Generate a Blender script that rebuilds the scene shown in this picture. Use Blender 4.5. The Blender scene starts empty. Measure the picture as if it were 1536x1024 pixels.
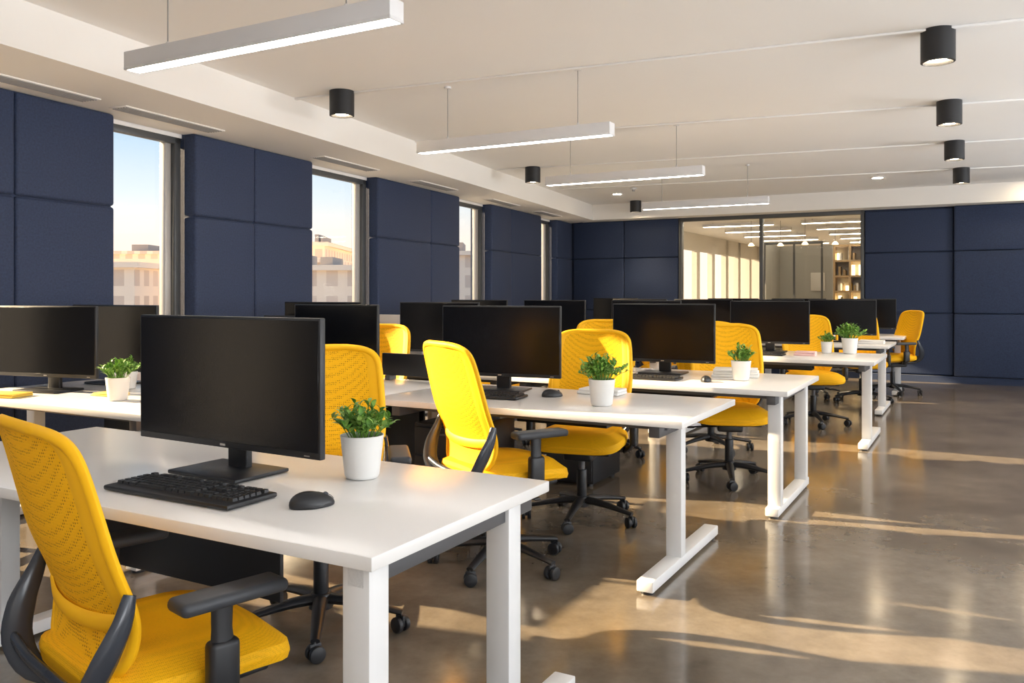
import bpy, bmesh, math, random
from mathutils import Vector, Matrix
random.seed(7)
S = bpy.context.scene
try:
    S.view_settings.view_transform = 'Standard'
    S.view_settings.look = 'None'
except Exception as e:
    print(e)

# ------------------------------------------------------------------ materials
def new_mat(name):
    m = bpy.data.materials.new(name); m.use_nodes = True
    nt = m.node_tree
    return m, nt, nt.nodes['Principled BSDF']

def pbr(name, col, rough=0.5, metal=0.0, var=0.0, vscale=20, bump=0.0, bscale=200, emit=None, es=0, spec=0.5, coat=0.0, vr=0.0):
    m, nt, b = new_mat(name)
    b.inputs['Base Color'].default_value = (*col, 1)
    b.inputs['Roughness'].default_value = rough
    b.inputs['Metallic'].default_value = metal
    b.inputs['Specular IOR Level'].default_value = spec
    if coat: 
        b.inputs['Coat Weight'].default_value = coat
        b.inputs['Coat Roughness'].default_value = 0.1
    tc = nt.nodes.new('ShaderNodeTexCoord')
    if var > 0 or vr > 0:
        n = nt.nodes.new('ShaderNodeTexNoise'); n.inputs['Scale'].default_value = vscale
        n.inputs['Detail'].default_value = 5
        nt.links.new(tc.outputs['Object'], n.inputs['Vector'])
        if var > 0:
            mx = nt.nodes.new('ShaderNodeMix'); mx.data_type = 'RGBA'
            mx.inputs[6].default_value = (*[c*(1-var) for c in col], 1)
            mx.inputs[7].default_value = (*[min(1, c*(1+var)) for c in col], 1)
            nt.links.new(n.outputs['Fac'], mx.inputs[0])
            nt.links.new(mx.outputs[2], b.inputs['Base Color'])
        if vr > 0:
            mr = nt.nodes.new('ShaderNodeMapRange')
            mr.inputs['To Min'].default_value = max(0, rough-vr); mr.inputs['To Max'].default_value = rough+vr
            nt.links.new(n.outputs['Fac'], mr.inputs['Value'])
            nt.links.new(mr.outputs[0], b.inputs['Roughness'])
    if bump > 0:
        n2 = nt.nodes.new('ShaderNodeTexNoise'); n2.inputs['Scale'].default_value = bscale
        nt.links.new(tc.outputs['Object'], n2.inputs['Vector'])
        bp = nt.nodes.new('ShaderNodeBump'); bp.inputs['Strength'].default_value = bump
        bp.inputs['Distance'].default_value = 0.002
        nt.links.new(n2.outputs['Fac'], bp.inputs['Height'])
        nt.links.new(bp.outputs['Normal'], b.inputs['Normal'])
    if emit:
        b.inputs['Emission Color'].default_value = (*emit, 1)
        b.inputs['Emission Strength'].default_value = es
    return m

M = {}
M['white_top'] = pbr('desk_laminate_white', (0.77, 0.755, 0.74), 0.25, var=0.02, vscale=3)
M['white_metal'] = pbr('powdercoat_white', (0.74, 0.74, 0.74), 0.4, bump=0.05, bscale=600)
M['frame_grey'] = pbr('frame_grey_metal', (0.10, 0.10, 0.105), 0.45, metal=0.3)
M['black_plastic'] = pbr('black_plastic', (0.011, 0.012, 0.015), 0.42, bump=0.1, bscale=900)
M['dark_gloss'] = pbr('dark_gloss_plastic', (0.030, 0.036, 0.048), 0.25)
M['arm_grey'] = pbr('arm_pad_grey', (0.036, 0.040, 0.048), 0.5, bump=0.1, bscale=600)
M['screen'] = pbr('screen_black', (0.0035, 0.004, 0.006), 0.20, spec=0.3)
M['key'] = pbr('key_caps', (0.018, 0.019, 0.022), 0.5)
M['logo'] = pbr('silver_label', (0.5, 0.5, 0.5), 0.3, metal=0.8)
M['pot'] = pbr('ceramic_white', (0.74, 0.735, 0.72), 0.35, var=0.03, vscale=8)
M['soil'] = pbr('soil', (0.04, 0.025, 0.015), 0.95, bump=1, bscale=150)
M['stem'] = pbr('stem_green', (0.12, 0.26, 0.03), 0.6)
M['leaf'] = pbr('leaf_green', (0.11, 0.27, 0.035), 0.5, var=0.5, vscale=35)
M['leaf2'] = pbr('leaf_light_green', (0.25, 0.43, 0.08), 0.5, var=0.4, vscale=35)
M['ceiling'] = pbr('ceiling_paint', (0.82, 0.82, 0.82), 0.85, var=0.015, vscale=2)
M['soffit'] = pbr('soffit_paint', (0.84, 0.825, 0.80), 0.8, var=0.015, vscale=2)
M['wallwhite'] = pbr('wall_paint_white', (0.80, 0.79, 0.78), 0.85, var=0.02, vscale=2)
M['winframe'] = pbr('window_frame_grey', (0.10, 0.105, 0.11), 0.4, metal=0.4)
M['winframe_l'] = pbr('window_frame_light', (0.46, 0.44, 0.42), 0.45, metal=0.3)
M['pend'] = pbr('pendant_aluminium', (0.70, 0.70, 0.715), 0.4)
M['strip'] = pbr('led_strip', (1, 1, 1), 0.5, emit=(1.0, 0.94, 0.87), es=28)
M['can'] = pbr('downlight_black', (0.012, 0.013, 0.016), 0.5)
M['lamp'] = pbr('lamp_lens', (1, 1, 1), 0.5, emit=(1.0, 0.78, 0.50), es=90)
M['wire'] = pbr('wire_steel', (0.30, 0.30, 0.30), 0.4, metal=0.3)
M['grille'] = pbr('vent_grey', (0.30, 0.30, 0.30), 0.6)
M['paper'] = pbr('paper_white', (0.74, 0.73, 0.71), 0.8)
M['pink'] = pbr('pale_pink_plastic', (0.76, 0.50, 0.48), 0.5)
M['ynote'] = pbr('yellow_cover', (0.80, 0.55, 0.08), 0.6)
M['lightgrey'] = pbr('light_grey_plastic', (0.42, 0.41, 0.44), 0.5)
M['wood'] = pbr('warm_wood', (0.40, 0.28, 0.15), 0.5, var=0.3, vscale=6)
M['carpet'] = pbr('corridor_floor', (0.22, 0.18, 0.13), 0.4, var=0.1)
M['strip2'] = pbr('led_strip_warm', (1, 1, 1), 0.5, emit=(1.0, 0.86, 0.64), es=24)
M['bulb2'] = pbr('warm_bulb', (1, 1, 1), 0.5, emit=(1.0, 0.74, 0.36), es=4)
M['ground'] = pbr('asphalt', (0.30, 0.27, 0.24), 0.9, var=0.2)
M['beige'] = pbr('beige_partition', (0.42, 0.42, 0.40), 0.7, var=0.05)
M['cor_wall'] = pbr('corridor_wall', (0.58, 0.55, 0.50), 0.8, var=0.05)

def yellow(name, holes, col=(0.95, 0.49, 0.006)):
    m, nt, b = new_mat(name)
    tc = nt.nodes.new('ShaderNodeTexCoord')
    v = nt.nodes.new('ShaderNodeTexVoronoi'); v.inputs['Scale'].default_value = 125 if holes else 240
    v.inputs['Randomness'].default_value = 0.25
    nt.links.new(tc.outputs['Object'], v.inputs['Vector'])
    r = nt.nodes.new('ShaderNodeValToRGB')
    if holes:
        r.color_ramp.elements[0].position = 0.20; r.color_ramp.elements[0].color = (0.42, 0.17, 0.002, 1)
        r.color_ramp.elements[1].position = 0.36; r.color_ramp.elements[1].color = (*col, 1)
    else:
        r.color_ramp.elements[0].position = 0.1; r.color_ramp.elements[0].color = (*[c*0.65 for c in col], 1)
        r.color_ramp.elements[1].position = 0.5; r.color_ramp.elements[1].color = (*[c*0.95 for c in col], 1)
    nt.links.new(v.outputs['Distance'], r.inputs['Fac'])
    nt.links.new(r.outputs['Color'], b.inputs['Base Color'])
    b.inputs['Roughness'].default_value = 0.65
    b.inputs['Specular IOR Level'].default_value = 0.2
    bp = nt.nodes.new('ShaderNodeBump'); bp.inputs['Strength'].default_value = 0.5; bp.inputs['Distance'].default_value = 0.0015
    nt.links.new(v.outputs['Distance'], bp.inputs['Height'])
    nt.links.new(bp.outputs['Normal'], b.inputs['Normal'])
    return m
M['ymesh'] = yellow('yellow_mesh_fabric', True)
M['yfab'] = yellow('yellow_fabric', False)
M['yframe'] = pbr('yellow_trim', (0.95, 0.50, 0.008), 0.55, spec=0.25)

def navy():
    m, nt, b = new_mat('navy_acoustic_fabric')
    tc = nt.nodes.new('ShaderNodeTexCoord')
    n = nt.nodes.new('ShaderNodeTexNoise'); n.inputs['Scale'].default_value = 75; n.inputs['Detail'].default_value = 9; n.inputs['Roughness'].default_value = 0.75
    nt.links.new(tc.outputs['Object'], n.inputs['Vector'])
    r = nt.nodes.new('ShaderNodeValToRGB')
    r.color_ramp.elements[0].position = 0.34; r.color_ramp.elements[0].color = (0.0075, 0.017, 0.052, 1)
    r.color_ramp.elements[1].position = 0.66; r.color_ramp.elements[1].color = (0.025, 0.046, 0.110, 1)
    nt.links.new(n.outputs['Fac'], r.inputs['Fac']); nt.links.new(r.outputs['Color'], b.inputs['Base Color'])
    b.inputs['Roughness'].default_value = 0.72
    b.inputs['Sheen Weight'].default_value = 0.06
    bp = nt.nodes.new('ShaderNodeBump'); bp.inputs['Strength'].default_value = 0.7; bp.inputs['Distance'].default_value = 0.003
    nt.links.new(n.outputs['Fac'], bp.inputs['Height']); nt.links.new(bp.outputs['Normal'], b.inputs['Normal'])
    return m
M['navy'] = navy()

def floor_mat():
    m, nt, b = new_mat('polished_concrete')
    tc = nt.nodes.new('ShaderNodeTexCoord')
    n = nt.nodes.new('ShaderNodeTexNoise'); n.inputs['Scale'].default_value = 1.3; n.inputs['Detail'].default_value = 10; n.inputs['Roughness'].default_value = 0.62
    n2 = nt.nodes.new('ShaderNodeTexNoise'); n2.inputs['Scale'].default_value = 9; n2.inputs['Detail'].default_value = 10
    n2.inputs['Roughness'].default_value = 0.7
    for q in (n, n2): nt.links.new(tc.outputs['Object'], q.inputs['Vector'])
    r = nt.nodes.new('ShaderNodeValToRGB')
    r.color_ramp.elements[0].position = 0.33; r.color_ramp.elements[0].color = (0.145, 0.116, 0.086, 1)
    r.color_ramp.elements[1].position = 0.68; r.color_ramp.elements[1].color = (0.255, 0.213, 0.165, 1)
    nt.links.new(n.outputs['Fac'], r.inputs['Fac'])
    mx = nt.nodes.new('ShaderNodeMix'); mx.data_type = 'RGBA'; mx.blend_type = 'MULTIPLY'; mx.inputs[0].default_value = 0.55
    r2 = nt.nodes.new('ShaderNodeValToRGB')
    r2.color_ramp.elements[0].position = 0.3; r2.color_ramp.elements[0].color = (0.5, 0.5, 0.5, 1)
    r2.color_ramp.elements[1].position = 0.65; r2.color_ramp.elements[1].color = (1, 1, 1, 1)
    nt.links.new(n2.outputs['Fac'], r2.inputs['Fac'])
    nt.links.new(r.outputs['Color'], mx.inputs[6]); nt.links.new(r2.outputs['Color'], mx.inputs[7])
    nt.links.new(mx.outputs[2], b.inputs['Base Color'])
    mr = nt.nodes.new('ShaderNodeMapRange'); mr.inputs['To Min'].default_value = 0.09; mr.inputs['To Max'].default_value = 0.21
    nt.links.new(n.outputs['Fac'], mr.inputs['Value']); nt.links.new(mr.outputs[0], b.inputs['Roughness'])
    bp = nt.nodes.new('ShaderNodeBump'); bp.inputs['Strength'].default_value = 0.04; bp.inputs['Distance'].default_value = 0.01
    nt.links.new(n.outputs['Fac'], bp.inputs['Height']); nt.links.new(bp.outputs['Normal'], b.inputs['Normal'])
    b.inputs['IOR'].default_value = 1.6
    b.inputs['Specular IOR Level'].default_value = 0.9
    return m
M['floor'] = floor_mat()

def glass_mat():
    m = bpy.data.materials.new('clear_glass'); m.use_nodes = True
    nt = m.node_tree; nt.nodes.clear()
    o = nt.nodes.new('ShaderNodeOutputMaterial'); mix = nt.nodes.new('ShaderNodeMixShader')
    t = nt.nodes.new('ShaderNodeBsdfTransparent'); g = nt.nodes.new('ShaderNodeBsdfGlossy')
    g.inputs['Roughness'].default_value = 0.02; t.inputs['Color'].default_value = (0.97, 0.98, 0.98, 1)
    lw = nt.nodes.new('ShaderNodeLayerWeight'); lw.inputs['Blend'].default_value = 0.5
    pw = nt.nodes.new('ShaderNodeMath'); pw.operation = 'POWER'; pw.inputs[1].default_value = 4
    ml = nt.nodes.new('ShaderNodeMath'); ml.operation = 'MULTIPLY_ADD'; ml.inputs[1].default_value = 0.35; ml.inputs[2].default_value = 0.03
    nt.links.new(lw.outputs['Facing'], pw.inputs[0]); nt.links.new(pw.outputs[0], ml.inputs[0])
    nt.links.new(ml.outputs[0], mix.inputs[0])
    nt.links.new(t.outputs[0], mix.inputs[1]); nt.links.new(g.outputs[0], mix.inputs[2]); nt.links.new(mix.outputs[0], o.inputs[0])
    return m
M['glass'] = glass_mat()

def facade(name, wall, win, sc):
    m, nt, b = new_mat(name)
    tc = nt.nodes.new('ShaderNodeTexCoord')
    sep = nt.nodes.new('ShaderNodeSeparateXYZ'); nt.links.new(tc.outputs['Object'], sep.inputs[0])
    add = nt.nodes.new('ShaderNodeMath'); add.operation = 'ADD'
    nt.links.new(sep.outputs[0], add.inputs[0]); nt.links.new(sep.outputs[1], add.inputs[1])
    cmb = nt.nodes.new('ShaderNodeCombineXYZ'); nt.links.new(add.outputs[0], cmb.inputs[0]); nt.links.new(sep.outputs[2], cmb.inputs[1])
    br = nt.nodes.new('ShaderNodeTexBrick'); br.offset = 0
    br.inputs['Scale'].default_value = sc; br.inputs['Color1'].default_value = (*win, 1); br.inputs['Color2'].default_value = (*[c*1.2 for c in win], 1)
    br.inputs['Mortar'].default_value = (*wall, 1); br.inputs['Mortar Size'].default_value = 0.10
    br.inputs['Brick Width'].default_value = 0.42; br.inputs['Row Height'].default_value = 0.5
    nt.links.new(cmb.outputs[0], br.inputs['Vector']); nt.links.new(br.outputs['Color'], b.inputs['Base Color'])
    b.inputs['Roughness'].default_value = 0.8
    return m
M['fac1'] = facade('facade_cream', (0.92, 0.78, 0.64), (0.64, 0.52, 0.43), 0.35)
M['fac2'] = facade('facade_tan', (0.90, 0.74, 0.58), (0.62, 0.50, 0.41), 0.4)
M['roof'] = pbr('roof_grey', (0.35, 0.32, 0.30), 0.9)

# ------------------------------------------------------------------ mesh builder
class B:
    def __init__(s): s.bm = bmesh.new(); s.mats = []
    def mi(s, k):
        if k not in s.mats: s.mats.append(k)
        return s.mats.index(k)
    def merge(s, t, k, mat=None, smooth=True):
        i = s.mi(k)
        if mat is not None: bmesh.ops.transform(t, matrix=mat, verts=t.verts)
        bmesh.ops.recalc_face_normals(t, faces=t.faces)
        for f in t.faces: f.material_index = i; f.smooth = smooth
        me = bpy.data.meshes.new('tmp'); t.to_mesh(me); t.free()
        s.bm.from_mesh(me); bpy.data.meshes.remove(me)
    def box(s, c, size, k, bev=0.0, seg=2, rot=None, fn=None):
        t = bmesh.new(); bmesh.ops.create_cube(t, size=1)
        bmesh.ops.scale(t, vec=size, verts=t.verts)
        if bev > 0:
            bmesh.ops.bevel(t, geom=t.edges[:], offset=bev, segments=seg, profile=0.5, affect='EDGES', clamp_overlap=True)
        if fn:
            for v in t.verts: v.co = fn(v.co.copy())
        m = Matrix.Translation(c)
        if rot: m = m @ rot
        s.merge(t, k, m)
    def bx(s, a, b, k, bev=0.0, seg=2):
        c = [(a[i]+b[i])/2 for i in range(3)]; z = [abs(b[i]-a[i]) for i in range(3)]
        s.box(Vector(c), z, k, bev, seg)
    def cyl(s, c, r, h, k, seg=24, r2=None, axis='Z', bev=0.0):
        t = bmesh.new()
        bmesh.ops.create_cone(t, cap_ends=True, segments=seg, radius1=r, radius2=r if r2 is None else r2, depth=h)
        if bev > 0:
            es = [e for e in t.edges if abs(e.verts[0].co.z-e.verts[1].co.z) < 1e-6]
            bmesh.ops.bevel(t, geom=es, offset=bev, segments=2, profile=0.5, affect='EDGES')
        m = Matrix.Translation(c)
        if axis == 'X': m = m @ Matrix.Rotation(math.pi/2, 4, 'Y')
        elif axis == 'Y': m = m @ Matrix.Rotation(math.pi/2, 4, 'X')
        elif isinstance(axis, Matrix): m = m @ axis
        s.merge(t, k, m)
    def tube(s, pts, rad, k, seg=10, ref=Vector((0, 0, 1)), closed=False, sub=4):
        P = [Vector(p) for p in pts]; n = len(P)
        if isinstance(rad[0], (int, float)): rad = [rad]*n
        Q = []; R = []
        rng = n if closed else n-1
        for i in range(rng):
            p0 = P[(i-1) % n] if (closed or i > 0) else P[0]; p1 = P[i]; p2 = P[(i+1) % n]
            p3 = P[(i+2) % n] if (closed or i+2 < n) else P[-1]
            for j in range(sub):
                t = j/sub
                Q.append(0.5*((2*p1)+(-p0+p2)*t+(2*p0-5*p1+4*p2-p3)*t*t+(-p0+3*p1-3*p2+p3)*t**3))
                a = rad[i]; b = rad[(i+1) % n]; R.append((a[0]+(b[0]-a[0])*t, a[1]+(b[1]-a[1])*t))
        if not closed: Q.append(P[-1]); R.append(rad[-1])
        t = bmesh.new(); rings = []
        m = len(Q)
        for i in range(m):
            a = Q[(i-1) % m] if (closed or i > 0) else Q[i]; b = Q[(i+1) % m] if (closed or i < m-1) else Q[i]
            T = (b-a).normalized(); side = T.cross(ref)
            if side.length < 1e-4: side = T.cross(Vector((0, 1, 0.01)))
            side.normalize(); nn = side.cross(T).normalized()
            rings.append([t.verts.new(Q[i]+side*R[i][0]*math.cos(2*math.pi*q/seg)+nn*R[i][1]*math.sin(2*math.pi*q/seg)) for q in range(seg)])
        for i in range(m if closed else m-1):
            A = rings[i]; C = rings[(i+1) % m]
            for q in range(seg): t.faces.new((A[q], A[(q+1) % seg], C[(q+1) % seg], C[q]))
        if not closed:
            t.faces.new(rings[0][::-1]); t.faces.new(rings[-1])
        s.merge(t, k)
    def lathe(s, prof, k, seg=32, c=(0, 0, 0)):
        t = bmesh.new(); rings = []
        for r, z in prof:
            rings.append([t.verts.new((c[0]+r*math.cos(2*math.pi*q/seg), c[1]+r*math.sin(2*math.pi*q/seg), c[2]+z)) for q in range(seg)])
        for A, C in zip(rings, rings[1:]):
            for q in range(seg): t.faces.new((A[q], A[(q+1) % seg], C[(q+1) % seg], C[q]))
        t.faces.new(rings[0][::-1]); t.faces.new(rings[-1])
        s.merge(t, k)
    def mesh(s, name, angle=40):
        me = bpy.data.meshes.new(name); s.bm.to_mesh(me); s.bm.free()
        for k in s.mats: me.materials.append(M[k])
        try: me.set_sharp_from_angle(angle=math.radians(angle))
        except Exception as e: print(e)
        return me

def put(me, name, loc=(0, 0, 0), rz=0.0, sc=None):
    o = bpy.data.objects.new(name, me); S.collection.objects.link(o)
    o.location = loc; o.rotation_euler = (0, 0, rz)
    if sc: o.scale = sc
    return o

# desk frame: local x = v (across), local y = u (depth), rotated -29 deg
A0 = math.radians(-29.0)
ca, sa = math.cos(A0), math.sin(A0)
def W(u, v, z=0.0): return Vector((v*ca-u*sa, v*sa+u*ca, z))

# ------------------------------------------------------------------ desk
def desk_mesh(L, Dp, right='U', cols=(0.06, None), foot=None, left='T', inset=0.06, tray=True, modesty=None):
    b = B()
    b.bx((0, 0, 0.708), (L, Dp, 0.74), 'white_top', 0.004, 2)
    b.bx((0.10, 0.10, 0.680), (L-0.10, 0.15, 0.706), 'frame_grey', 0.003)
    b.bx((0.10, Dp-0.16, 0.680), (L-0.10, Dp-0.11, 0.706), 'frame_grey', 0.003)
    for side, x in (('r', L-inset), ('l', inset)):
        st = right if side == 'r' else left
        x0 = x-0.075 if side == 'r' else x
        x1 = x0+0.075
        b.bx((x0+0.012, 0.03, 0.655), (x1-0.012, Dp-0.03, 0.706), 'frame_grey', 0.004)
        f = foot if (foot and side == 'r') else (0.02, Dp-0.02)
        b.bx((x0, f[0], 0.014), (x1, f[1], 0.062), 'white_metal', 0.005)
        for yy in (f[0]+0.04, f[1]-0.04):
            b.cyl(Vector((x0+0.0375, yy, 0.0075)), 0.03, 0.015, 'black_plastic', 16)
        if st == 'U':
            ys = [cols[0], cols[1] if cols[1] else Dp-0.14]
        else:
            ys = [Dp*0.5-0.035 if side == 'l' or cols[0] is None else cols[0]]
        for y in ys:
            b.bx((x0, y, 0.055), (x1, y+0.07, 0.7075), 'white_metal', 0.005)
    if tray:
        ta, tb = L*0.36, L*0.67
        b.bx((ta, Dp*0.55, 0.60), (tb, Dp*0.55+0.14, 0.612), 'black_plastic', 0.002)
        b.bx((ta, Dp*0.55, 0.60), (tb, Dp*0.55+0.006, 0.66), 'black_plastic', 0.002)
        b.bx((ta, Dp*0.55+0.134, 0.60), (tb, Dp*0.55+0.14, 0.66), 'black_plastic', 0.002)
        for xx in (0.38, 0.64):
            b.bx((L*xx, Dp*0.55, 0.60), (L*xx+0.02, Dp*0.55+0.14, 0.71), 'black_plastic', 0.002)
    if modesty:
        b.bx((modesty[0], Dp-0.10, 0.24), (modesty[1], Dp-0.082, 0.70), 'black_plastic', 0.003)  # black sheet added to stand in for the dark under the desk
    return b.mesh('office_desk')

def put_desk(u0, u1, v0, v1, **kw):
    me = desk_mesh(v1-v0, u1-u0, **kw)
    return put(me, 'office_desk', W(u0, v0), A0)
put_desk(1.40, 2.23, -3.20, -1.11, right='U', cols=(0.03, 0.64), foot=(0.0, 1.08), inset=0.03, modesty=(0.16, 1.12))
put_desk(2.54, 3.48, -4.98, -3.33, right='U', modesty=(0.2, 1.45))
put_desk(3.525, 4.42, -2.80, -1.12, right='T', cols=(0.30, None), foot=(-0.09, 0.93), inset=0.10)
put_desk(3.53, 4.42, -4.42, -2.83, modesty=(0.2, 1.4))
put_desk(4.90, 5.95, -2.75, -0.95, right='U', cols=(0.12, 0.92), foot=(0.05, 1.03))
put_desk(4.90, 5.95, -5.25, -2.78)
put_desk(7.35, 8.40, -2.50, -0.75, right='T', cols=(0.35, None), foot=(0.1, 1.1))
put_desk(7.35, 8.40, -5.30, -2.53)
put_desk(9.65, 10.60, -2.6, -0.85, right='T', cols=(0.35, None))
put_desk(9.65, 10.60, -5.0, -2.63)
put_desk(11.6, 12.55, -2.7, -0.85, right='T', cols=(0.35, None))
put_desk(11.6, 12.55, -5.4, -2.73)

# ------------------------------------------------------------------ monitor
def monitor_mesh(w=0.72):
    b = B(); h = 0.40; zb = 0.08
    b.box(Vector((0, 0.0, zb+h/2)), (w, 0.022, h), 'black_plastic', 0.004, 2)
    b.box(Vector((0, -0.0115, zb+h/2+0.006)), (w-0.014, 0.003, h-0.028), 'screen', 0.001, 1)
    b.box(Vector((0, 0.022, zb+h/2-0.01)), (w*0.72, 0.035, h*0.66), 'black_plastic', 0.014, 3)
    b.box(Vector((0, 0.045, zb+h/2-0.02)), (0.14, 0.02, 0.14), 'black_plastic', 0.005, 2)
    b.box(Vector((0, 0.055, 0.14)), (0.085, 0.026, 0.27), 'black_plastic', 0.006, 3)
    b.box(Vector((0, 0.01, 0.007)), (0.30, 0.21, 0.012), 'black_plastic', 0.004, 2)
    b.box(Vector((0, -0.0125, zb+0.010)), (0.022, 0.002, 0.006), 'logo')
    b.box(Vector((w/2-0.05, -0.0125, zb+0.009)), (0.020, 0.002, 0.003), 'logo')
    b.box(Vector((0.1, 0.0405, zb+h*0.75)), (0.06, 0.002, 0.006), 'logo')
    return b.mesh('computer_monitor')
MON = monitor_mesh(); MONW = monitor_mesh(0.80)
def mon(u, v, da=0, z=0.7405, me=None): return put(me or MON, 'computer_monitor', W(u, v, z), A0+math.radians(da))
mon(1.84, -2.02, -2, me=MONW); mon(2.90, -4.60, 10); mon(3.34, -4.62, 4); mon(4.16, -2.38, 8); mon(4.2, -3.62, -3)
mon(5.58, -1.91, 2); mon(5.65, -3.80, 5); mon(5.35, -4.75, 10); mon(8.12, -1.74, 4); mon(8.05, -3.95, 0); mon(8.0, -4.85, 0)
mon(8.1, -2.95, 3)
mon(10.2, -2.15, 0); mon(10.2, -2.98, 0); mon(10.2, -3.8, 0); mon(10.2, -1.38, 5)
mon(12.1, -1.33, 3); mon(12.1, -2.20, 0); mon(12.1, -3.1, 0); mon(12.1, -4.9, 0)

# ------------------------------------------------------------------ keyboard, mouse
def keyboard_mesh():
    b = B(); w, d = 0.46, 0.165
    b.box(Vector((0, 0, 0.009)), (w, d, 0.014), 'black_plastic', 0.005, 2)
    def row(y, ws, x0, dd=0.0185):
        x = x0
        for kw in ws:
            t = bmesh.new(); bmesh.ops.create_cube(t, size=1)
            for vtx in t.verts:
                top = vtx.co.z > 0
                vtx.co.x *= (kw-0.0025)*(0.84 if top else 1); vtx.co.y *= (dd-0.0025)*(0.80 if top else 1); vtx.co.z *= 0.009
            b.merge(t, 'key', Matrix.Translation((x+kw/2, y, 0.0195)), smooth=False)
            x += kw
    u = 0.019; xl = -w/2+0.011
    row(0.062, [u]*1, xl); row(0.062, [u]*4, xl+0.038); row(0.062, [u]*4, xl+0.123); row(0.062, [u]*4, xl+0.208)
    rows = [[u]*13+[u*2], [u*1.5]+[u]*12+[u*1.5], [u*1.75]+[u]*11+[u*2.25], [u*2.25]+[u]*10+[u*2.75], [u*1.25]*3+[u*6.25]+[u*1.25]*4]
    for i, r in enumerate(rows):
        y = 0.036-i*0.0193
        row(y, r, xl)
        row(y, [u]*3 if i not in (2,) else [], xl+0.2925)
        row(y, [u]*4, xl+0.357)
    row(0.062, [u]*3, xl+0.2925); row(0.062, [u]*4, xl+0.357)
    return b.mesh('computer_keyboard')
KB = keyboard_mesh()
def mouse_mesh():
    b = B()
    t = bmesh.new(); bmesh.ops.create_uvsphere(t, u_segments=28, v_segments=16, radius=1)
    for v in t.verts:
        x, y, z = v.co
        z2 = max(z, -0.25)
        taper = 1-0.12*abs(y)
        v.co = Vector((x*0.033*taper, y*0.060, (z2+0.25)*0.032*(1-0.22*y)))
    b.merge(t, 'black_plastic')
    b.cyl(Vector((0, 0.036, 0.028)), 0.0065, 0.006, 'arm_grey', 16, axis='X')
    b.tube([(0, 0.058, 0.014), (0, 0.047, 0.0255), (0, 0.015, 0.0368)], (0.0007, 0.0007), 'arm_grey', 6)
    return b.mesh('computer_mouse')
MS = mouse_mesh()
def kb(u, v, da=0, s=1): put(KB, 'computer_keyboard', W(u, v, 0.7405), A0+math.radians(da), (s, s, 1))
def ms(u, v, da=0): put(MS, 'computer_mouse', W(u, v, 0.7405), A0+math.radians(da))
kb(1.60, -1.90, 0, 1.06); ms(1.66, -1.51, -30)
kb(3.86, -2.32, 6); ms(4.05, -2.00, -40)
kb(3.95, -3.55); kb(5.2, -1.9); kb(7.7, -1.75); ms(5.2, -1.5, 10)

# ------------------------------------------------------------------ plants
def plant_mesh(seed, n_st=46, spread=0.092, height=0.098):
    rnd = random.Random(seed); b = B()
    b.lathe([(0.040, 0.0), (0.046, 0.002), (0.050, 0.01), (0.062, 0.118), (0.063, 0.124), (0.060, 0.125), (0.057, 0.118), (0.056, 0.105)], 'pot', 40)
    b.lathe([(0.0565, 0.100), (0.04, 0.108), (0.005, 0.110)], 'soil', 24)
    t1 = bmesh.new(); t2 = bmesh.new()
    def leaf(t, p, d, L, wd, up):
        d = d.normalized(); side = d.cross(up)
        if side.length < 1e-3: side = Vector((1, 0, 0))
        side.normalize(); nrm = side.cross(d).normalized()
        prof = [(0, 0.08, 0), (0.25, 0.8, 0.08), (0.5, 1.0, 0.10), (0.78, 0.62, 0.02), (1.0, 0.04, -0.12)]
        rows = []
        for a, ww, hh in prof:
            c = p+d*L*a+nrm*L*hh
            rows.append([t.verts.new(c-side*wd*ww+nrm*wd*0.25*ww), t.verts.new(c), t.verts.new(c+side*wd*ww+nrm*wd*0.25*ww)])
        for A, C in zip(rows, rows[1:]):
            for q in range(2): t.faces.new((A[q], A[q+1], C[q+1], C[q]))
    for i in range(n_st):
        a = rnd.uniform(0, 2*math.pi); rr = math.sqrt(rnd.random())
        base = Vector((0.035*rr*math.cos(a), 0.035*rr*math.sin(a), 0.105))
        tip = Vector((spread*rr*math.cos(a+rnd.uniform(-.3, .3)), spread*rr*math.sin(a), 0.125+height*(1-0.6*rr*rr)*rnd.uniform(0.5, 1.0)))
        mid = (base+tip)/2+Vector((0, 0, 0.012))
        b.tube([base, mid, tip], (0.0014, 0.0014), 'stem', 5, sub=2)
        for j in range(8):
            f = 0.35+0.65*j/7
            p = base.lerp(mid, f*2) if f < 0.5 else mid.lerp(tip, (f-0.5)*2)
            an = rnd.uniform(0, 2*math.pi)
            d = Vector((math.cos(an), math.sin(an), rnd.uniform(-0.1, 0.9)))+(tip-base).normalized()*0.7
            leaf(t1 if rnd.random() < 0.5 else t2, p, d, rnd.uniform(0.022, 0.038), rnd.uniform(0.005, 0.0085), Vector((0, 0, 1)))
    for t, k in ((t1, 'leaf'), (t2, 'leaf2')):
        i = b.mi(k)
        for f in t.faces: f.material_index = i; f.smooth = True
        me = bpy.data.meshes.new('x'); t.to_mesh(me); t.free(); b.bm.from_mesh(me); bpy.data.meshes.remove(me)
    return b.mesh('potted_plant', 60)
PL = [plant_mesh(s) for s in (1, 2, 3)]
PLb = plant_mesh(9, 60, 0.110, 0.120)
def plant(X, D, i=0, s=1.0, rz=0, me=None): put(me or PL[i], 'potted_plant', (X, D, 0.7405), rz, (s, s, s))
plant(-0.448, 2.53, 0, 1.03); plant(0.44, 4.15, 0, 1.05, 1, PLb); plant(1.45, 5.36, 1, 1.0, 2)
plant(3.08, 7.72, 2, 1.15, 0.5, PLb); plant(2.90, 7.80, 1, 0.85, 1.5); plant(-2.03, 4.36, 2, 0.95); plant(-2.22, 4.90, 1, 0.8)

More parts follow.
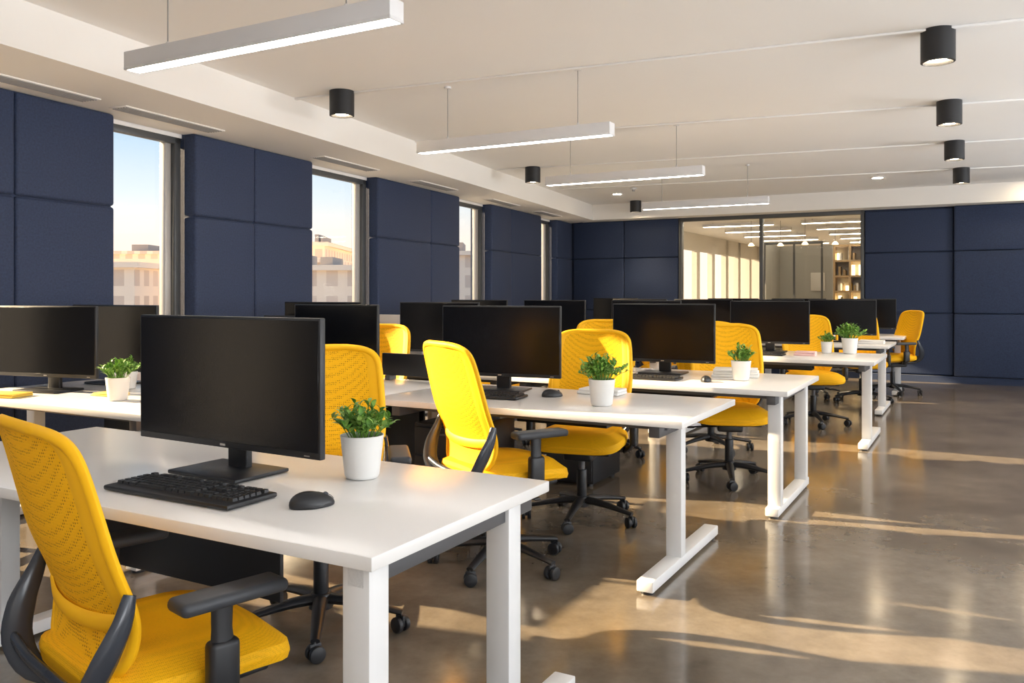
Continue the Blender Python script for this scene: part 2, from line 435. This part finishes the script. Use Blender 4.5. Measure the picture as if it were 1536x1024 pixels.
# ------------------------------------------------------------------ chair (faces local +Y)
def chair_mesh():
    b = B()
    def sfn(c):
        y = c.y
        if y > 0.08: c.z -= 0.9*(y-0.08)**2
        if y < -0.12: c.z += 0.5*(y+0.12)**2
        c.z += 0.012*(1-(c.x/0.26)**2) if c.z > 0 else 0
        k = 1-0.10*max(0, (-y)/0.25)
        c.x *= k
        return c
    t = bmesh.new(); bmesh.ops.create_cube(t, size=1)
    bmesh.ops.subdivide_edges(t, edges=t.edges[:], cuts=9, use_grid_fill=True)
    for v in t.verts:
        x, y, z = v.co*2
        m = max(abs(x), abs(y))
        ln = (abs(x)**5+abs(y)**5)**0.2 or 1
        f = m/ln if m > 0 else 1
        x *= f; y *= f
        edge = max(0, (m-0.72)/0.28)
        zz = z*(math.sqrt(max(0, 1-edge**2*0.8)))
        shrink = 1-0.02*abs(z)
        v.co = sfn(Vector((x*0.262*shrink, y*0.252*shrink, zz*0.047)))
    b.merge(t, 'yfab', Matrix.Translation((0, 0.02, 0.465)))
    b.box(Vector((0, 0.0, 0.413)), (0.40, 0.40, 0.025), 'black_plastic', 0.01, 3)
    z0, hh = 0.485, 0.575
    def outl(h):
        if h < 0.5: return 0.198+0.042*math.sin(math.pi*h)
        return 0.240-0.022*((h-0.5)/0.5)**1.5
    def pt(s, h):
        q = abs(2*h-1)
        e = (1-q**12)**(1/3.5) if q < 1 else 0
        w = outl(h)*e
        x = s*w
        y = -0.215+0.035*math.exp(-((h-0.22)/0.2)**2)-0.115*h**1.3+0.045*(x/0.24)**2
        return Vector((x, y, z0+hh*h))
    NS, NH = 16, 34
    t = bmesh.new()
    for off in (0.005, -0.005):
        g = []
        for j in range(NH+1):
            h = 0.5-0.5*math.cos(math.pi*j/NH)
            h = min(max(h, 0.0008), 0.9992)
            g.append([t.verts.new(pt(-1+2*i/NS, h)+Vector((0, off, 0))) for i in range(NS+1)])
        for j in range(NH):
            for i in range(NS): t.faces.new((g[j][i], g[j][i+1], g[j+1][i+1], g[j+1][i]))
    b.merge(t, 'ymesh')
    ol = []
    N = 30
    for j in range(N+1):
        h = 0.5-0.5*math.cos(math.pi*j/N); h = min(max(h, 0.001), 0.999); ol.append(pt(1, h))
    for j in range(N, -1, -1):
        h = 0.5-0.5*math.cos(math.pi*j/N); h = min(max(h, 0.001), 0.999); ol.append(pt(-1, h))
    b.tube(ol, (0.015, 0.013), 'yframe', 8, ref=Vector((0, 1, 0)), closed=True, sub=2)
    t = bmesh.new()
    for sg in (-1, 1):
        for off in (0.0085, -0.0085):
            g = []
            for j in range(NH+1):
                h = 0.03+0.94*j/NH
                g.append([t.verts.new(pt(sg*(0.78+0.2*i/3), h)+Vector((0, off*(1-0.5*(i == 0)), 0))) for i in range(4)])
            for j in range(NH):
                for i in range(3): t.faces.new((g[j][i], g[j][i+1], g[j+1][i+1], g[j+1][i]))
    b.merge(t, 'yframe')
    b.tube([pt(-0.97, 0.24)+Vector((0, -0.010, 0)), pt(-0.5, 0.22)+Vector((0, -0.014, 0)), pt(0, 0.215)+Vector((0, -0.016, 0)), pt(0.5, 0.22)+Vector((0, -0.014, 0)), pt(0.97, 0.24)+Vector((0, -0.010, 0))], (0.006, 0.02), 'yframe', 8)
    for sx in (-1, 1):
        b.tube([(sx*0.250, -0.180, 0.70), (sx*0.256, -0.200, 0.64), (sx*0.248, -0.235, 0.565), (sx*0.215, -0.255, 0.49), (sx*0.150, -0.235, 0.43), (sx*0.07, -0.15, 0.405), (sx*0.03, -0.05, 0.40)],
               [(0.010, 0.014), (0.012, 0.024), (0.013, 0.034), (0.015, 0.036), (0.018, 0.032), (0.024, 0.020), (0.028, 0.015)], 'dark_gloss', 12, ref=Vector((0, 1, 0.25)))
        b.tube([(sx*0.218, -0.262, 0.495), (sx*0.12, -0.262, 0.475), (0, -0.258, 0.468)], [(0.013, 0.018), (0.012, 0.016), (0.012, 0.016)], 'dark_gloss', 10)
        b.tube([(sx*0.14, 0.01, 0.412), (sx*0.24, 0.01, 0.410), (sx*0.292, 0.012, 0.44), (sx*0.302, 0.010, 0.53), (sx*0.302, 0.008, 0.59), (sx*0.300, 0.010, 0.648)],
               [(0.032, 0.012), (0.034, 0.014), (0.036, 0.016), (0.032, 0.016), (0.026, 0.014), (0.028, 0.014)], 'black_plastic', 12, ref=Vector((sx, 0, 0.15)))
        b.box(Vector((sx*0.302, 0.01, 0.50)), (0.042, 0.075, 0.13), 'black_plastic', 0.014, 3)
        def afn(c):
            c.z -= 0.6*max(0, c.y-0.08)**2; c.x *= 1-0.15*abs(c.y/0.135)**2; return c
        b.box(Vector((sx*0.300, 0.03, 0.662)), (0.095, 0.27, 0.032), 'arm_grey', 0.0145, 4, fn=afn)
    b.box(Vector((0, -0.02, 0.378)), (0.17, 0.26, 0.06), 'black_plastic', 0.015, 3)
    b.tube([(0.08, 0.03, 0.375), (0.20, 0.03, 0.37), (0.25, 0.03, 0.365)], (0.006, 0.006), 'black_plastic', 8)
    b.box(Vector((0.26, 0.03, 0.365)), (0.05, 0.035, 0.012), 'black_plastic', 0.005)
    b.cyl(Vector((0, 0, 0.27)), 0.018, 0.20, 'frame_grey', 20)
    b.cyl(Vector((0, 0, 0.20)), 0.029, 0.17, 'black_plastic', 24, bev=0.003)
    b.cyl(Vector((0, 0, 0.105)), 0.048, 0.06, 'black_plastic', 24, r2=0.040, bev=0.006)
    for i in range(5):
        a = 2*math.pi*i/5+0.3; c, s_ = math.cos(a), math.sin(a)
        b.tube([(c*0.02, s_*0.02, 0.112), (c*0.12, s_*0.12, 0.108), (c*0.24, s_*0.24, 0.090), (c*0.325, s_*0.325, 0.074)],
               [(0.030, 0.022), (0.026, 0.019), (0.021, 0.014), (0.017, 0.011)], 'black_plastic', 10)
        p = Vector((c*0.318, s_*0.318, 0.030))
        rot = Matrix.Rotation(a+0.5*(i % 3), 4, 'Z')
        R2 = rot @ Matrix.Rotation(math.pi/2, 4, 'Y')
        for q in (-0.017, 0.017):
            b.cyl(p+rot @ Vector((q, 0, 0)), 0.030, 0.020, 'black_plastic', 24, axis=R2, bev=0.005)
        b.cyl(p, 0.012, 0.05, 'frame_grey', 12, axis=R2)
        b.box(p+Vector((0, 0, 0.014)), (0.014, 0.046, 0.045), 'black_plastic', 0.006, 2, rot=rot)
        b.cyl(p+Vector((0, 0, 0.035)), 0.007, 0.03, 'frame_grey', 10)
    return b.mesh('office_chair', 45)
CH = chair_mesh()
def chair(X, D, face, sc=None):   # face: 0 = +X, 90 = away from camera
    return put(CH, 'office_chair', (X, D, 0), math.radians(face-90), sc)
def chairuv(u, v, face): 
    p = W(u, v); return chair(p.x, p.y, face)
chair(-0.86, 2.05, 47, (1.0, 0.94, 0.95))
chair(-0.06, 4.03, 32)
chair(-0.74, 3.28, -80)
chair(0.40, 4.85, -108)
chair(1.50, 5.85, -100)
chairuv(8.75, -1.45, -95)
chairuv(10.85, -1.25, -100); chairuv(11.15, -1.85, 65)
chair(4.90, 10.9, 190)
chairuv(4.55, -3.70, -110)
chairuv(6.3, -2.66, -100); chairuv(6.35, -3.7, -100)
chairuv(2.2, -4.3, 60)
chairuv(8.75, -3.0, -100)
chairuv(6.9, -1.95, 70)

# ------------------------------------------------------------------ pedestals, desk clutter
def ped_mesh():
    b = B()
    b.box(Vector((0, 0, 0.31)), (0.35, 0.48, 0.58), 'black_plastic', 0.006)
    for i, (z, h) in enumerate(((0.51, 0.14), (0.35, 0.15), (0.15, 0.22))):
        b.box(Vector((0, -0.245, z)), (0.335, 0.016, h), 'can', 0.004)
        b.box(Vector((0, -0.258, z+h/2-0.03)), (0.13, 0.010, 0.010), 'frame_grey', 0.002)
    for x in (-.13, .13):
        for y in (-.19, .19): b.cyl(Vector((x, y, 0.012)), 0.022, 0.024, 'black_plastic', 16)
    return b.mesh('drawer_pedestal')
PD = ped_mesh()
for u, v in ((3.96, -2.485), (3.96, -3.14), (5.42, -2.43)):
    put(PD, 'drawer_pedestal', W(u, v), A0)

def book_mesh(k, w, d, h, n=3):
    b = B(); z = 0
    for i in range(n):
        hh = h/n
        b.box(Vector((0.004*(i % 2), 0.003*i, z+hh/2)), (w-0.01*i, d-0.008*i, hh*0.96), k, 0.003)
        z += hh
    return b.mesh('m')
put(book_mesh('paper', 0.30, 0.22, 0.05, 3), 'book_stack', W(5.65, -1.43, 0.741), A0+0.2)
put(book_mesh('paper', 0.24, 0.14, 0.03, 2), 'paper_stack', W(4.30, -1.82, 0.741), A0)
put(book_mesh('ynote', 0.21, 0.15, 0.02, 2), 'yellow_notebook', W(2.64, -4.55, 0.741), A0+0.3)
put(book_mesh('ynote', 0.16, 0.12, 0.015, 2), 'yellow_notebook', W(2.95, -4.12, 0.741), A0+0.1)
put(book_mesh('pink', 0.18, 0.12, 0.04, 2), 'pink_storage_box', W(7.8, -1.36, 0.741), A0)
put(book_mesh('paper', 0.24, 0.16, 0.04, 2), 'paper_stack', W(7.85, -2.3, 0.741), A0)
put(book_mesh('paper', 0.26, 0.2, 0.04, 2), 'paper_stack', W(10.0, -1.05, 0.741), A0)
def divider(w, k, h=0.34):
    b = B()
    b.box(Vector((0, 0, 0.03+h/2)), (w, 0.025, h), k, 0.006)
    for x in (-w/2+0.06, w/2-0.06): b.box(Vector((x, 0, 0.016)), (0.04, 0.07, 0.032), 'frame_grey', 0.004)
    return b.mesh('desk_divider')
put(divider(0.5, 'black_plastic', 0.14), 'desk_divider', W(4.34, -3.10, 0.741), A0)
put(divider(0.5, 'lightgrey'), 'desk_divider', W(5.78, -4.3, 0.741), A0)
put(divider(0.34, 'can'), 'desk_divider', W(5.1, -4.98, 0.741), A0)
put(divider(0.4, 'lightgrey'), 'desk_divider', W(5.8, -3.2, 0.741), A0)

# ------------------------------------------------------------------ room
ZP, ZC = 2.55, 2.81
P0 = Vector((-3.12, 5.16)); TD = Vector((0.3862, 0.9224)); TA = math.atan2(TD.y, TD.x)
def poly_slab(name, pts, z0, z1, k):
    t = bmesh.new()
    lo = [t.verts.new((p[0], p[1], z0)) for p in pts]; hi = [t.verts.new((p[0], p[1], z1)) for p in pts]
    t.faces.new(lo[::-1]); t.faces.new(hi)
    n = len(pts)
    for i in range(n): t.faces.new((lo[i], lo[(i+1) % n], hi[(i+1) % n], hi[i]))
    b = B(); b.merge(t, k, smooth=False); return put(b.mesh(name), name)
def wl(t, y): return (P0.x+TD.x*t-TD.y*y, P0.y+TD.y*t+TD.x*y)
def WW(u, v): p = W(u, v); return (p.x, p.y)
ub = 13.82
poly = [wl(-6.6, 0.3), WW(-3.4, 3.7), WW(ub+0.1, 3.7), WW(ub+0.1, -6.6), wl(11.05, 0.3)]
poly_slab('floor', poly, -0.12, 0.0, 'floor')
poly_slab('ceiling', poly, ZC, ZC+0.15, 'ceiling')
so = [wl(-6.6, 0.14), wl(10.95, 0.14), (1.08, 15.2), (1.46, 14.75), (-2.58, 4.27), (-2.58-0.3838*5, 4.27-5*1.0), (-2.58-0.3838*5.5, 4.27-5.5)]
poly_slab('trim_1', so, ZP, ZC, 'soffit')
b = B(); b.bx((-6.2, ub-0.42, ZP), (3.6, ub+0.05, ZC), 'soffit'); put(b.mesh('trim_2'), 'trim_2', (0, 0, 0), A0)

blocks = [(-6.4, -4.2, [-5.3]), (-3.2, -1.08, [-2.1]), (-0.04, 0.858, [0.105]), (1.628, 3.169, [2.337]), (4.328, 6.33, [5.55]), (7.35, 9.32, [8.08]), (10.1, 10.9, [])]
zs = [0.10, 1.0, 1.90, ZP]
bp_ = B(); pier = B()
for a, c, seams in blocks:
    e = [a]+seams+[c]
    for x0, x1 in zip(e, e[1:]):
        for z0, z1 in zip(zs, zs[1:]):
            bp_.bx((x0+0.003, 0.0, z0+0.003), (x1-0.003, 0.13, z1-0.003), 'navy', 0.022, 4)
    pier.bx((a+0.012, 0.03, 0.0), (c-0.012, 0.34, ZC), 'navy')
put(bp_.mesh('acoustic_wall_panels'), 'acoustic_wall_panels', (P0.x, P0.y, 0), TA)
put(pier.mesh('wall_left'), 'wall_left', (P0.x, P0.y, 0), TA)
b = B(); b.bx((-6.5, 0.15, ZP-0.03), (11.0, 0.36, ZC+0.1), 'wallwhite'); b.bx((-6.5, 0.13, 0.0), (11.0, 0.36, 0.14), 'wallwhite')
put(b.mesh('wall_left_header'), 'wall_left_header', (P0.x, P0.y, 0), TA)
wi = 1
for (a0, a1, _), (c0, c1, _) in zip(blocks, blocks[1:]):
    b = B(); x0, x1 = a1, c0
    zt = ZP-0.03
    for xa, xb in ((x0, x0+0.06), (x1-0.06, x1)):
        b.bx((xa, 0.15, 0.14), (xb, 0.21, zt), 'winframe', 0.004)
    b.bx((x1-0.12, 0.19, 0.14), (x1-0.06, 0.25, zt), 'winframe_l', 0.004)
    b.bx((x0+0.06, 0.19, 0.14), (x0+0.10, 0.25, zt), 'winframe_l', 0.004)
    b.bx((x0, 0.15, zt-0.05), (x1, 0.21, zt), 'winframe', 0.004)
    b.bx((x0, 0.15, 0.14), (x1, 0.21, 0.20), 'winframe', 0.004)
    b.bx((x0+0.09, 0.215, 0.2), (x1-0.11, 0.223, zt-0.05), 'glass')
    put(b.mesh('window'), 'window_%d' % wi, (P0.x, P0.y, 0), TA); wi += 1

def vent(t, y, L):
    b = B()
    b.box(Vector((0, 0, -0.004)), (L, 0.16, 0.008), 'soffit', 0.002)
    for i in range(6): b.box(Vector((0, -0.06+0.024*i, -0.010)), (L-0.04, 0.008, 0.006), 'grille')
    p = wl(t, y); put(b.mesh('ceiling_vent'), 'ceiling_vent', (p[0], p[1], ZP), TA)
for t, y in ((0.0, -0.22), (1.15, -0.22), (3.4, -0.22), (5.2, -0.22), (7.2, -0.22), (9.0, -0.22)): vent(t, y, 0.95)

V0 = -6.43
gl0, gl1 = V0+1.99, V0+4.885
b = B(); 
def bpan(x0, x1, off, z1):
    for za, zb in zip(zs[:-1], zs[1:]):
        zb = min(zb, z1) if zb < ZP else z1
        b.bx((x0+0.003, ub-off, za+0.003), (x1-0.003, ub+0.02, zb-0.003), 'navy', 0.022, 4)
bpan(V0+0.05, V0+1.016, 0.06, ZP); bpan(V0+1.016, gl0, 0.06, ZP)
bpan(gl1, V0+6.085, 0.06, ZP-0.02)
for i in range(3): bpan(V0+6.085+1.2*i, V0+6.085+1.2*(i+1), 0.13, ZP)
put(b.mesh('acoustic_wall_panels'), 'acoustic_wall_panels', (0, 0, 0), A0)
b = B()
b.bx((V0-0.3, ub, 0), (gl0, ub+0.12, ZC+0.1), 'navy'); b.bx((gl1, ub, 0), (3.7, ub+0.12, ZC+0.1), 'navy')
b.bx((gl0, ub, ZP), (gl1, ub+0.12, ZC+0.1), 'wallwhite'); b.bx((gl0, ub, 0), (gl1, ub+0.12, 0.10), 'navy')
b.bx((V0, ub-0.09, 0.0), (gl0, ub, 0.095), 'navy'); b.bx((gl1, ub-0.10, 0.0), (3.6, ub, 0.095), 'navy')
put(b.mesh('wall_back'), 'wall_back', (0, 0, 0), A0)
b = B(); gm = V0+3.35
for x in (gl0+0.03, gm, gl1-0.03): b.bx((x-0.025, ub-0.06, 0.1), (x+0.025, ub+0.06, ZP), 'winframe', 0.004)
b.bx((gl0, ub-0.06, ZP-0.06), (gl1, ub+0.06, ZP), 'winframe', 0.004); b.bx((gl0, ub-0.06, 0.1), (gl1, ub+0.06, 0.17), 'winframe', 0.004)
b.bx((gl0+0.05, ub, 0.15), (gm-0.02, ub+0.01, ZP-0.05), 'glass'); b.bx((gm+0.02, ub, 0.15), (gl1-0.05, ub+0.01, ZP-0.05), 'glass')
put(b.mesh('window_glass_partition'), 'window_glass_partition', (0, 0, 0), A0)
b = B(); b.bx((3.6, -3.3, 0), (3.75, ub, 0.9), 'wallwhite'); b.bx((3.6, -3.3, 2.5), (3.75, ub, ZC+0.1), 'wallwhite')
RW = [(-2.6, 0.2), (1.2, 4.0), (5.0, 7.8), (8.8, 11.6)]  # out-of-view windows, added so fill light can enter from the right
e = [-3.3]+[q for r in RW for q in r]+[ub]
for i in range(0, len(e), 2): b.bx((3.6, e[i], 0.9), (3.75, e[i+1], 2.5), 'wallwhite')
put(b.mesh('wall_right'), 'wall_right', (0, 0, 0), A0)
for r in RW:
    b = B()
    for y in (r[0], (r[0]+r[1])/2, r[1]-0.05): b.bx((3.63, y, 0.9), (3.70, y+0.05, 2.5), 'winframe')
    b.bx((3.63, r[0], 0.9), (3.70, r[1], 0.95), 'winframe'); b.bx((3.63, r[0], 2.45), (3.70, r[1], 2.5), 'winframe')
    b.bx((3.66, r[0], 0.9), (3.665, r[1], 2.5), 'glass')
    put(b.mesh('window'), 'window_%d' % wi, (0, 0, 0), A0); wi += 1
    l = bpy.data.lights.new('fill_light', 'AREA'); l.shape = 'RECTANGLE'; l.size = 2.7; l.size_y = 1.5; l.energy = 310; l.color = (0.975, 0.98, 1.0)  # added fill lamp outside the opening, tilted up to brighten the ceiling
    o = bpy.data.objects.new('fill_lamp', l); S.collection.objects.link(o)
    o.location = W((r[0]+r[1])/2, 4.35, 1.05)
    d = W(0, -1)+Vector((0, 0, 0.75)); o.rotation_euler = d.to_track_quat('-Z', 'Y').to_euler()
b = B(); b.bx((-6.5, -3.4, 0), (3.75, -3.2, ZC+0.1), 'wallwhite'); put(b.mesh('wall_rear'), 'wall_rear', (0, 0, 0), A0)

# adjoining room seen through glass
b = B()
b.bx((-7.0, ub+0.12, -0.1), (1.0, 26, 0.0), 'carpet'); put(b.mesh('floor_corridor'), 'floor_corridor', (0, 0, 0), A0)
b = B(); b.bx((-7.0, ub+0.12, 2.7), (1.0, 26, 2.82), 'ceiling')
put(b.mesh('ceiling_corridor'), 'ceiling_corridor', (0, 0, 0), A0)
b = B(); b.bx((-7.0, 25.9, 0), (1.0, 26, 2.7), 'cor_wall'); b.bx((0.9, ub+0.12, 0), (1.0, 26, 2.7), 'cor_wall')
for i in range(9): b.bx((-6.0, ub+0.6+1.3*i, 0), (-5.88, ub+0.85+1.3*i, 2.7), 'cor_wall')
b.bx((-6.0, ub+0.12, 2.3), (-5.88, 26, 2.7), 'cor_wall'); b.bx((-6.0, ub+0.12, 0), (-5.88, 26, 0.5), 'cor_wall')
put(b.mesh('wall_corridor'), 'wall_corridor', (0, 0, 0), A0)
b = B()
b.bx((-4.05, 19.6, 0), (-2.85, 19.7, 2.35), 'beige'); b.bx((-4.05, 18.2, 0), (-3.97, 19.6, 2.35), 'beige')
b.bx((-3.3, 19.57, 1.35), (-3.0, 19.6, 1.75), 'paper', 0.003)
for x in (-4.0, -3.4, -2.85): b.bx((x-0.02, 18.2, 0), (x+0.02, 18.24, 2.35), 'winframe')
b.bx((-4.05, 18.2, 2.31), (-2.83, 18.24, 2.36), 'winframe')
put(b.mesh('meeting_booth'), 'meeting_booth', (0, 0, 0), A0)
for j in range(6):
    b = B(); u_ = ub+1.2+1.7*j
    for v_ in (-4.9, -3.0, -1.0): 
        b.bx((v_, u_, 2.62), (v_+1.4, u_+0.09, 2.68), 'pend'); b.bx((v_+0.02, u_+0.01, 2.612), (v_+1.38, u_+0.08, 2.622), 'strip2')
        for q in (0.2, 1.2): b.cyl(Vector((v_+q, u_+0.045, 2.69)), 0.006, 0.03, 'wire', 8)
    put(b.mesh('linear_ceiling_light'), 'linear_ceiling_light', (0, 0, 0), A0)
b = B()
xa, xb = -2.72, -1.75
for i in range(8): b.bx((xa, 18.8, 0.32*i+0.03), (xb, 19.12, 0.32*i+0.07), 'wood')
for i in range(4): b.bx((xa+(xb-xa-0.04)*i/3, 18.8, 0.0), (xa+0.04+(xb-xa-0.04)*i/3, 19.12, 2.31), 'wood')
b.bx((xa, 19.10, 0.0), (xb, 19.13, 2.31), 'cor_wall')
for i in range(46):
    x = xa+0.05+random.random()*(xb-xa-0.14); z = 0.07+0.32*random.randint(3, 6)
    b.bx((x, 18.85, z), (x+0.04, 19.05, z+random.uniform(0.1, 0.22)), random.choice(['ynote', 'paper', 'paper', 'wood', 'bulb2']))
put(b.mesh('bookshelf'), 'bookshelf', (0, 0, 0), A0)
b = B()
for i in range(5):
    c = Vector((-3.9+0.5*i, 16.6+0.25*(i % 2), 2.22)); b.lathe([(0.012, 0.05), (0.03, 0.04), (0.06, 0.0), (0.055, -0.012), (0.01, -0.014)], 'bulb2', 16, c)
    b.cyl(c+Vector((0, 0, 0.27)), 0.004, 0.44, 'frame_grey', 6)
put(b.mesh('hanging_lamps'), 'hanging_lamps', (0, 0, 0), A0)

# ------------------------------------------------------------------ ceiling fixtures
def pendant_mesh(L=1.55):
    b = B()
    b.bx((-L/2, -0.045, 0.012), (L/2, 0.045, 0.085), 'pend', 0.003)
    b.bx((-L/2, -0.045, 0.0), (L/2, -0.036, 0.014), 'pend', 0.001); b.bx((-L/2, 0.036, 0.0), (L/2, 0.045, 0.014), 'pend', 0.001)
    b.bx((-L/2, -0.045, 0.0), (-L/2+0.008, 0.045, 0.014), 'pend', 0.001); b.bx((L/2-0.008, -0.045, 0.0), (L/2, 0.045, 0.014), 'pend', 0.001)
    b.bx((-L/2+0.009, -0.035, 0.003), (L/2-0.009, 0.035, 0.013), 'strip')
    for x in (-L/2+0.25, L/2-0.25):
        b.cyl(Vector((x, 0, 0.095)), 0.008, 0.022, 'pend', 12)
        b.cyl(Vector((x, 0, 0.275)), 0.0028, 0.39, 'wire', 8)
        b.cyl(Vector((x, 0, 0.466)), 0.025, 0.014, 'pend', 20)
    return b.mesh('linear_pendant_light')
PM = pendant_mesh()
zp = ZC-0.473
pp = [(-1.12, 3.63), (-0.014, 5.98), (1.02, 7.87), (2.32, 10.25), (-2.1, 1.7)]
for u, v in ((0.9, 1.6), (3.0, 1.8), (-1.5, 0.5), (-1.2, -3.5), (5.3, 1.9), (7.8, 1.9), (10.2, 1.8)):
    p = W(u, v); pp.append((p.x, p.y))
for X, D in pp: put(PM, 'linear_pendant_light', (X, D, zp), A0)

def down_mesh():
    b = B()
    b.lathe([(0.092, 0.0), (0.092, -0.185), (0.080, -0.188), (0.075, -0.178), (0.071, -0.155)], 'can', 40)
    b.lathe([(0.069, -0.150), (0.069, -0.160), (0.045, -0.175), (0.002, -0.179)], 'lamp', 32)
    return b.mesh('cylinder_downlight')
DM = down_mesh()
def down(X, D):
    put(DM, 'cylinder_downlight', (X, D, ZC), 0)
    l = bpy.data.lights.new('spot', 'SPOT'); l.energy = 80; l.spot_size = math.radians(95); l.spot_blend = 0.7; l.color = (1, 0.76, 0.48); l.shadow_soft_size = 0.06
    o = bpy.data.objects.new('downlight_bulb', l); S.collection.objects.link(o); o.location = (X, D, ZC-0.2)
for X, D in ((-1.28, 6.37), (0.25, 10.2), (2.03, 13.9), (2.46, 4.89), (3.46, 6.7), (4.42, 8.46), (5.45, 10.27)): down(X, D)

def rec(X, D): 
    bb = B(); bb.lathe([(0.085, 0.0), (0.085, -0.008), (0.065, -0.010)], 'pend', 28); bb.lathe([(0.062, -0.009), (0.062, -0.013), (0.002, -0.014)], 'lamp', 24)
    put(bb.mesh('recessed_downlight'), 'recessed_downlight', (X, D, ZC), 0)
rec(4.78, 11.07); rec(1.60, 12.9*1.0); rec(6.9, 11.2)
bb = B(); bb.cyl(Vector((0, 0, -0.012)), 0.05, 0.022, 'pend', 24, bev=0.004); bb.cyl(Vector((0, 0, -0.035)), 0.02, 0.03, 'wire', 16)
put(bb.mesh('smoke_detector'), 'smoke_detector', (1.75, 12.2, ZC))
for i, (x0, d0, x1, d1) in enumerate(((-1.94, 6.7, 2.83, 4.68), (-1.06, 8.5, 4.0, 6.6), (-0.2, 10.4, 5.2, 8.2), (0.7, 12.3, 6.4, 9.9), (-3.0, 4.2, 2.0, 2.1))):
    dx, dy = x1-x0, d1-d0; L = math.hypot(dx, dy)+1.5
    bb = B(); bb.box(Vector((L/2, 0, -0.007)), (L, 0.03, 0.014), 'ceiling', 0.003)
    put(bb.mesh('trim'), 'trim_%d' % (i+3), (x0, d0, ZC), math.atan2(dy, dx))

# ------------------------------------------------------------------ exterior
def bld(x0, x1, d, z1, k, dep=12):
    b = B(); b.bx((x0, d, -12), (x1, d+dep, z1), k); b.bx((x0-0.3, d-0.3, z1), (x1+0.3, d+dep, z1+0.3), k)
    w = x1-x0
    b.bx((x0+w*0.2, d+1.5, z1+0.3), (x0+w*0.42, d+5, z1+1.0), 'roof'); b.bx((x0+w*0.62, d+1, z1+0.3), (x0+w*0.75, d+4, z1+0.8), 'roof')
    put(b.mesh('city_building'), 'city_building')
bld(-34, -20.5, 46, 2.7, 'fac1'); bld(-20, -12, 55, 3.3, 'fac2'); bld(-14.5, -9, 48, 2.6, 'fac1'); bld(-16.0, -14.6, 66, 5.0, 'fac2')
bld(-6.5, 0.5, 60, 4.0, 'fac1'); bld(1.0, 6.5, 70, 4.6, 'fac2'); bld(-60, -36, 50, 4.5, 'fac2')
bld(-38, -31, 80, 5.0, 'fac1')
b = B(); b.bx((-200, -100, -12.5), (200, 300, -12), 'ground'); put(b.mesh('street_ground'), 'street_ground')

# ------------------------------------------------------------------ sun, sky
l = bpy.data.lights.new('sun', 'SUN'); l.energy = 27.0; l.color = (1.0, 0.75, 0.46); l.angle = math.radians(0.8)
o = bpy.data.objects.new('sun', l); S.collection.objects.link(o)
o.rotation_euler = Vector((0.95, -0.30, -0.39)).to_track_quat('-Z', 'Y').to_euler()
w = bpy.data.worlds.new('sky'); S.world = w; w.use_nodes = True; nt = w.node_tree
bg = nt.nodes['Background']
tc = nt.nodes.new('ShaderNodeTexCoord'); sep = nt.nodes.new('ShaderNodeSeparateXYZ'); nt.links.new(tc.outputs['Generated'], sep.inputs[0])
r = nt.nodes.new('ShaderNodeValToRGB'); nt.links.new(sep.outputs[2], r.inputs['Fac'])
cr = r.color_ramp
cr.elements[0].position = 0.0; cr.elements[0].color = (1.0, 0.78, 0.55, 1)
cr.elements[1].position = 1.0; cr.elements[1].color = (0.30, 0.38, 0.55, 1)
for p, c in ((0.05, (0.78, 0.66, 0.55, 1)), (0.11, (0.55, 0.60, 0.63, 1)), (0.20, (0.30, 0.45, 0.60, 1)), (0.3, (0.22, 0.38, 0.60, 1))):
    e_ = cr.elements.new(p); e_.color = c
nt.links.new(r.outputs['Color'], bg.inputs['Color']); bg.inputs['Strength'].default_value = 1.8

# ------------------------------------------------------------------ camera
cam = bpy.data.cameras.new('camera'); co = bpy.data.objects.new('camera', cam); S.collection.objects.link(co)
co.location = (0, 0, 1.29); co.rotation_euler = (math.pi/2, 0, 0)
cam.sensor_width = 36; cam.lens = 1270/1536*36
cam.shift_y = -72/1536
cam.clip_start = 0.05
S.camera = co
